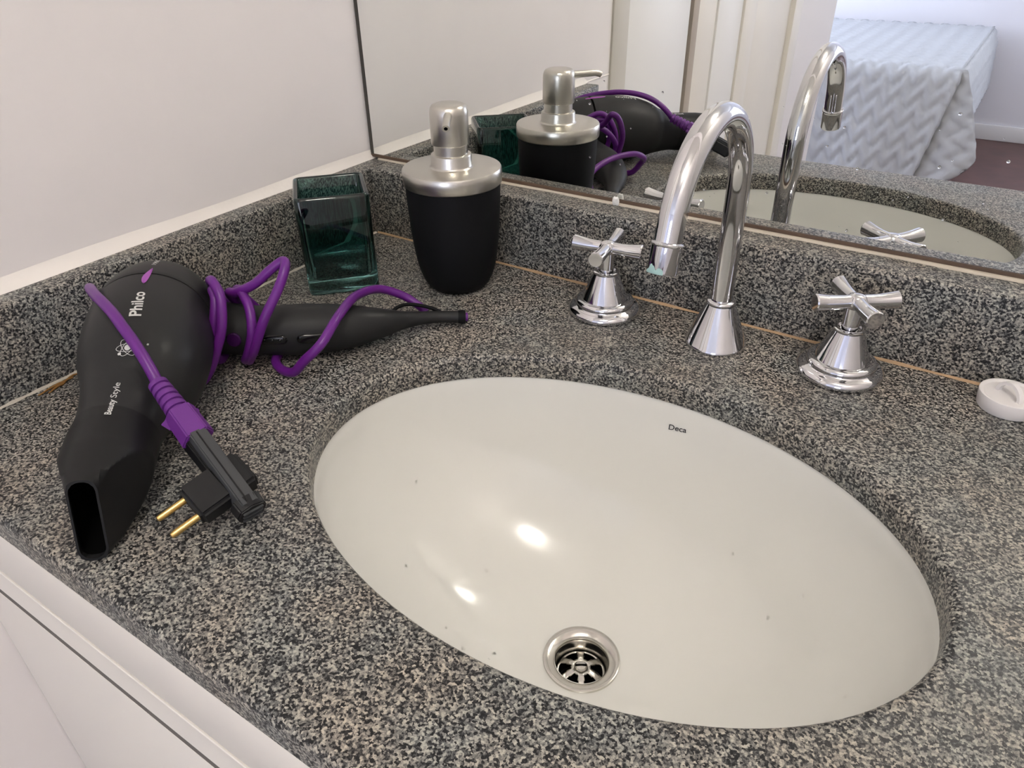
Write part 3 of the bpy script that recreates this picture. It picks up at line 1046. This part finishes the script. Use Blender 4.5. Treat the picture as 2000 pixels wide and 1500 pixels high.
def prism(name, a0_, a1_, poly, mat, parent, taper=1.0, bevel=0.0008):
    """poly: list of (side, up) ; extruded along the plug axis"""
    bm = bmesh.new()
    n = len(poly)
    A = [bm.verts.new(PA + ax * a0_ + sd_ * s + upv * q) for s, q in poly]
    B = [bm.verts.new(PA + ax * a1_ + sd_ * s * taper + upv * q * taper) for s, q in poly]
    bm.faces.new(A[::-1])
    bm.faces.new(B)
    for i in range(n):
        bm.faces.new((A[i], A[(i + 1) % n], B[(i + 1) % n], B[i]))
    bmesh.ops.recalc_face_normals(bm, faces=bm.faces)
    if bevel:
        bmesh.ops.bevel(bm, geom=list(bm.edges), offset=bevel, segments=2, affect='EDGES')
    me = bpy.data.meshes.new(name)
    bm.to_mesh(me)
    bm.free()
    return link(name, me, mat, parent, True, 35)


hexa = [(0.0095, -0.002), (0.0062, 0.0068), (-0.0055, 0.0078), (-0.0098, 0.0005), (-0.0060, -0.0068), (0.0050, -0.0072)]
prism('plug_grip', 0.0265, 0.0505, hexa, 'purple_matte', hd, 1.08)
prism('plug_wing', 0.0275, 0.0350, [(0.0125, -0.0035), (0.0080, 0.001), (-0.0080, 0.001), (-0.0125, -0.0035), (-0.008, -0.006), (0.008, -0.006)], 'purple_matte', hd, 0.8, 0.0005)
spine = prism('plug_spine', 0.0480, 0.1085, [(0.0060, 0.0020), (0.0050, 0.0080), (-0.0050, 0.0080), (-0.0060, 0.0020), (-0.0055, -0.0060), (0.0055, -0.0060)], 'plug_grey', hd, 0.98)
prism('spine_groove', 0.0500, 0.1060, [(0.0012, 0.0078), (0.0012, 0.0084), (0.0004, 0.0084), (0.0004, 0.0078)], 'plug_black', spine, 1.0, 0)
prism('plug_skirt', 0.0460, 0.0740, [(0.0088, -0.0075), (0.0080, 0.0028), (-0.0070, 0.0028), (-0.0078, -0.0075)], 'plug_black', hd, 0.9)
# end cap with moulded slots
endc = prism('plug_end', 0.1020, 0.1110, [(0.0098, 0.0), (0.0078, 0.0062), (0.0, 0.0086), (-0.0078, 0.0062), (-0.0098, 0.0), (-0.0078, -0.0062), (0.0, -0.0086), (0.0078, -0.0062)], 'plug_black', hd, 0.95)
for k in (-1, 0, 1):
    prism('end_rib', 0.1106, 0.1122, [(0.0062, 0.0036 * k - 0.0006), (0.0062, 0.0036 * k + 0.0006), (-0.0062, 0.0036 * k + 0.0006), (-0.0062, 0.0036 * k - 0.0006)], 'plug_grey', endc, 1.0, 0.0002)
# pin block standing across the spine, towards the front edge, with two brass pins
pc = PA + ax * 0.0850 - upv * 0.0015
# sideways direction of the pins, levelled so they lie just above the stone
pdir = (sd_ + Vector((0, 0, -0.20))).normalized()
if pdir.y > 0:
    pdir = -pdir
pal = (ax - pdir * ax.dot(pdir)).normalized()
pup = pal.cross(pdir)
if pup.z < 0:
    pup = -pup


def oblock(name, d0, d1, a0_, a1_, u0_, u1_, mat, parent, bev=0.001):
    bm = bmesh.new()
    bmesh.ops.create_cube(bm, size=1)
    for v in bm.verts:
        d = d0 + (v.co.x + .5) * (d1 - d0)
        a = a0_ + (v.co.y + .5) * (a1_ - a0_)
        q = u0_ + (v.co.z + .5) * (u1_ - u0_)
        v.co = pc + pdir * d + pal * a + pup * q
    bmesh.ops.recalc_face_normals(bm, faces=bm.faces)
    bmesh.ops.bevel(bm, geom=list(bm.edges), offset=bev, segments=3, affect='EDGES')
    me = bpy.data.meshes.new(name)
    bm.to_mesh(me)
    bm.free()
    return link(name, me, mat, parent, True, 35)


blk = oblock('pin_block', 0.003, 0.0250, -0.0125, 0.0120, -0.0072, 0.0072, 'plug_black', hd, 0.0022)
oblock('plug_flange', -0.0130, -0.0040, -0.0130, 0.0110, -0.0090, 0.0060, 'plug_black', hd, 0.002)
for a in (-0.0068, 0.0068):
    p0 = pc + pdir * 0.0240 + pal * a
    lathe('contact_pin', [(0.0001, 0.0), (0.0021, 0.0), (0.0021, 0.0165), (0.0017, 0.0182), (0.0001, 0.0188)], p0, 'brass', blk, n=20, auto=40, axis=pdir)

# ------------------------------------------------------------------ sink stopper
sx_, sy_ = 0.6465, -0.0480
sp = thing('sink_stopper', 'round white plastic sink stopper with a ring pull, against the backsplash', 'stopper', (sx_, sy_, 0))
lathe('disc', [(0.0005, 0.0003), (0.0185, 0.0003), (0.0190, 0.0010), (0.0201, 0.0108), (0.0199, 0.0117), (0.0190, 0.0120), (0.0178, 0.0116), (0.0170, 0.0106), (0.0005, 0.0104)], (sx_, sy_, 0), 'white_plastic', sp, n=56, auto=40)
dl = Vector((0.74, -0.67, 0)).normalized()
rs = []
for k in range(21):
    a = math.pi * k / 20
    c = Vector((sx_ - 0.001, sy_ - 0.003, 0.0095)) + dl * 0.0095 * math.cos(a) + Vector((0, 0, 0.0105 * math.sin(a)))
    o_ = dl * math.cos(a) + Vector((0, 0, math.sin(a)))
    sdv = Vector((-dl.y, dl.x, 0))
    rs.append([c + o_ * 0.0012 + sdv * 0.0018, c + o_ * 0.0012 - sdv * 0.0018, c - o_ * 0.0012 - sdv * 0.0018, c - o_ * 0.0012 + sdv * 0.0018])
rings('ring_pull', rs, 'white_plastic', sp, auto=40)

# brown dried slivers along the side joint beside the dryer
for (ax0, ay0, ax1, ay1, lb) in ((.0350, -.4140, .0300, -.3760, 'longer brown dried sliver along the joint beside the dryer'), (.0385, -.4080, .0318, -.3850, 'shorter brown dried sliver lying next to the longer one beside the dryer')):
    pts, rr = [], []
    for i in range(12):
        f = i / 11
        pts.append((ax0 + (ax1 - ax0) * f + 0.0008 * math.sin(i * 1.3), ay0 + (ay1 - ay0) * f, 0.0011 + 0.0006 * math.sin(i * 0.9) ** 2))
        rr.append(0.0009 * (0.5 + 0.5 * math.sin(math.pi * (f * 0.9 + 0.05))))
    tag(tube('dried_sliver', pts, rr, 'straw', n=8), lb, 'debris', 'brown slivers at the side joint')

# ------------------------------------------------------------------ water drops
def drops(name, pts, mat, label, cat):
    vs, fs = [], []
    for c, nrm, r, fl in pts:
        nrm = nrm.normalized()
        a = Vector((1, 0, 0)) if abs(nrm.x) < 0.8 else Vector((0, 1, 0))
        e = (a - nrm * a.dot(nrm)).normalized()
        f = nrm.cross(e)
        base = len(vs)
        ww = 0.8 + 0.5 * random.random()
        for rr, hh in ((1.0, -0.05), (0.9, 0.45), (0.55, 0.85)):
            for k in range(10):
                t = 2 * math.pi * k / 10
                vs.append(c + (e * math.cos(t) * ww + f * math.sin(t)) * r * rr + nrm * r * fl * hh)
        vs.append(c + nrm * r * fl)
        for i in range(2):
            for k in range(10):
                k2 = (k + 1) % 10
                fs.append((base + i * 10 + k, base + i * 10 + k2, base + (i + 1) * 10 + k2, base + (i + 1) * 10 + k))
        for k in range(10):
            fs.append((base + 20 + k, base + 20 + (k + 1) % 10, base + 30))
        fs.append(tuple(base + k for k in range(9, -1, -1)))
    o = from_py(name, vs, fs, mat, fix=False, auto=80)
    tag(o, label, cat)
    o['kind'] = 'stuff'
    return o


def bowl_surface(x, y):
    rho = math.sqrt(((x - SX) / RIMA) ** 2 + ((y - SY) / RIMB) ** 2)
    return bowl_z(rho)


pl = []
for _ in range(120):
    rho = 0.30 + 0.62 * random.random()
    t = random.random() * 2 * math.pi
    x, y = SX + RIMA * rho * math.cos(t), SY + RIMB * rho * math.sin(t)
    z = bowl_surface(x, y)
    h_ = 1e-4
    nrm = Vector((-(bowl_surface(x + h_, y) - bowl_surface(x - h_, y)) / 2 / h_, -(bowl_surface(x, y + h_) - bowl_surface(x, y - h_)) / 2 / h_, 1))
    pl.append((Vector((x, y, z)), nrm, 0.0005 + 0.0012 * random.random() ** 2.5, 0.22))
drops('basin_droplets', pl, 'water', 'clear water droplets scattered over the white basin', 'water drops')
pl = []
for _ in range(70):
    x = 0.25 + 0.45 * random.random()
    z = H + 0.006 + 0.11 * random.random() ** 1.6
    pl.append((mpt(x, z, 0.0001), MN, 0.0003 + 0.0010 * random.random() ** 2, 0.25))
drops('mirror_droplets', pl, 'water', 'clear water droplets on the lower mirror behind the spout', 'water drops')

# ------------------------------------------------------------------ bed in the next room (seen in the mirror)
bd = thing('bed', 'bed under a pale blue quilted cover, seen in the mirror through the doorway', 'bed', (-0.7, -3.8, -0.85))
BX0, BX1, BY0, BY1, BZ = -1.60, 0.37, -4.56, -3.04, -0.25
box('bed_base', (BX0 + 0.05, BY0 + 0.04, -0.85), (BX1 - 0.05, BY1 - 0.05, -0.52), 'mattress', bd, bevel=0.02)
box('mattress', (BX0 + 0.02, BY0 + 0.02, -0.52), (BX1 - 0.02, BY1 - 0.02, -0.265), 'mattress', bd, bevel=0.05, seg=4)


def tri(x):
    return abs((x % 1.0) * 2 - 1)


def quilt_h(u_, v_):
    return 0.012 * (1 - tri(v_ / 0.085 + 0.8 * tri(u_ / 0.085)) ** 2)


# top and the long side that faces the doorway, one sheet
vs, fs = [], []
nu = 170
rad = 0.05
prof = []
dep = BY1 - BY0
for k in range(60):
    prof.append(('t', BY0 + (dep - rad) * k / 59))
for k in range(1, 9):
    prof.append(('c', k / 8 * math.pi / 2))
for k in range(1, 31):
    prof.append(('d', k / 30))
nv = len(prof)
arc = 0.0
for i in range(nu + 1):
    x = BX0 + (BX1 - BX0) * i / nu
    for j, (kk, q) in enumerate(prof):
        if kk == 't':
            p = Vector((x, q, BZ))
            n = Vector((0, 0, 1))
            vv_ = q
        elif kk == 'c':
            p = Vector((x, BY1 - rad + rad * math.sin(q), BZ - rad + rad * math.cos(q)))
            n = Vector((0, math.sin(q), math.cos(q)))
            vv_ = BY1 - rad + rad * q
        else:
            xs = x - 0.075 * q * max(0, min(1, (x - (BX1 - 0.5)) / 0.5))
            p = Vector((xs, BY1 + 0.03 * q + 0.010 * math.sin(x * 16) * q, BZ - rad - 0.40 * q))
            n = Vector((0, 1, 0))
            vv_ = BY1 + 0.03 + 0.40 * q
        vs.append(p + n * quilt_h(x, vv_))
for i in range(nu):
    for j in range(nv - 1):
        fs.append((i * nv + j, (i + 1) * nv + j, (i + 1) * nv + j + 1, i * nv + j + 1))
q1 = from_py('quilt', vs, fs, 'quilt', bd, auto=60)
q1.modifiers.new('thick', 'SOLIDIFY').thickness = 0.008
# hanging end of the quilt at the foot and the loose corner
vs, fs = [], []
nu2, nv2 = 60, 26
for i in range(nu2 + 1):
    s = i / nu2
    y = BY1 - 0.02 - (dep - 0.02) * s
    for j in range(nv2 + 1):
        q = j / nv2
        vs.append(Vector((BX1 - 0.01 + 0.05 * min(1, q * 4) ** 0.5 * 0.6 + 0.03 * q + quilt_h(y, q * 0.4), y, BZ + 0.004 - 0.30 * q)))
for i in range(nu2):
    for j in range(nv2):
        fs.append((i * (nv2 + 1) + j, (i + 1) * (nv2 + 1) + j, (i + 1) * (nv2 + 1) + j + 1, i * (nv2 + 1) + j + 1))
q2 = from_py('quilt_end', vs, fs, 'quilt', bd, auto=60)
q2.modifiers.new('thick', 'SOLIDIFY').thickness = 0.008
vs, fs = [], []
nu3, nv3 = 30, 30
for i in range(nu3 + 1):
    s = i / nu3
    for j in range(nv3 + 1):
        q = j / nv3
        xa = BX1 - 0.030 - 0.085 * q
        xb = BX1 + 0.012 + 0.150 * q ** 0.85
        if q > 0.8:
            xb -= 0.06 * ((q - 0.8) / 0.2) ** 2
        x = xa + (xb - xa) * s
        y = BY1 - 0.035 + 0.050 * math.sin(math.pi * s * 0.75) * q
        z = BZ + 0.004 - (0.425 + 0.03 * s * (1 - s) * 4 - 0.035 * s ** 4) * q
        vs.append(Vector((x, y + quilt_h(z * 1.0, x * 0.9 + z * 0.3), z)))
for i in range(nu3):
    for j in range(nv3):
        fs.append((i * (nv3 + 1) + j, (i + 1) * (nv3 + 1) + j, (i + 1) * (nv3 + 1) + j + 1, i * (nv3 + 1) + j + 1))
q3 = from_py('quilt_corner', vs, fs, 'quilt', bd, auto=60)
q3.modifiers.new('thick', 'SOLIDIFY').thickness = 0.008

# ------------------------------------------------------------------ ceiling lamp behind the viewer
LX, LY = 0.87, -1.0
cl = thing('ceiling_lamp', 'round white globe ceiling lamp behind the viewer', 'lamp', (LX, LY, 1.55))
lathe('lamp_base', [(0.0005, 0.0), (0.085, 0.0), (0.085, -0.018), (0.060, -0.030), (0.0005, -0.030)], (LX, LY, 1.549), 'white_paint', cl, n=40)
lathe('globe', [(0.0005, -0.028)] + [(0.125 * math.sin(math.pi * k / 16), -0.028 - 0.085 * (1 - math.cos(math.pi * k / 16))) for k in range(1, 16)] + [(0.0005, -0.198)], (LX, LY, 1.549), 'lamp_glow', cl, n=48, auto=80)
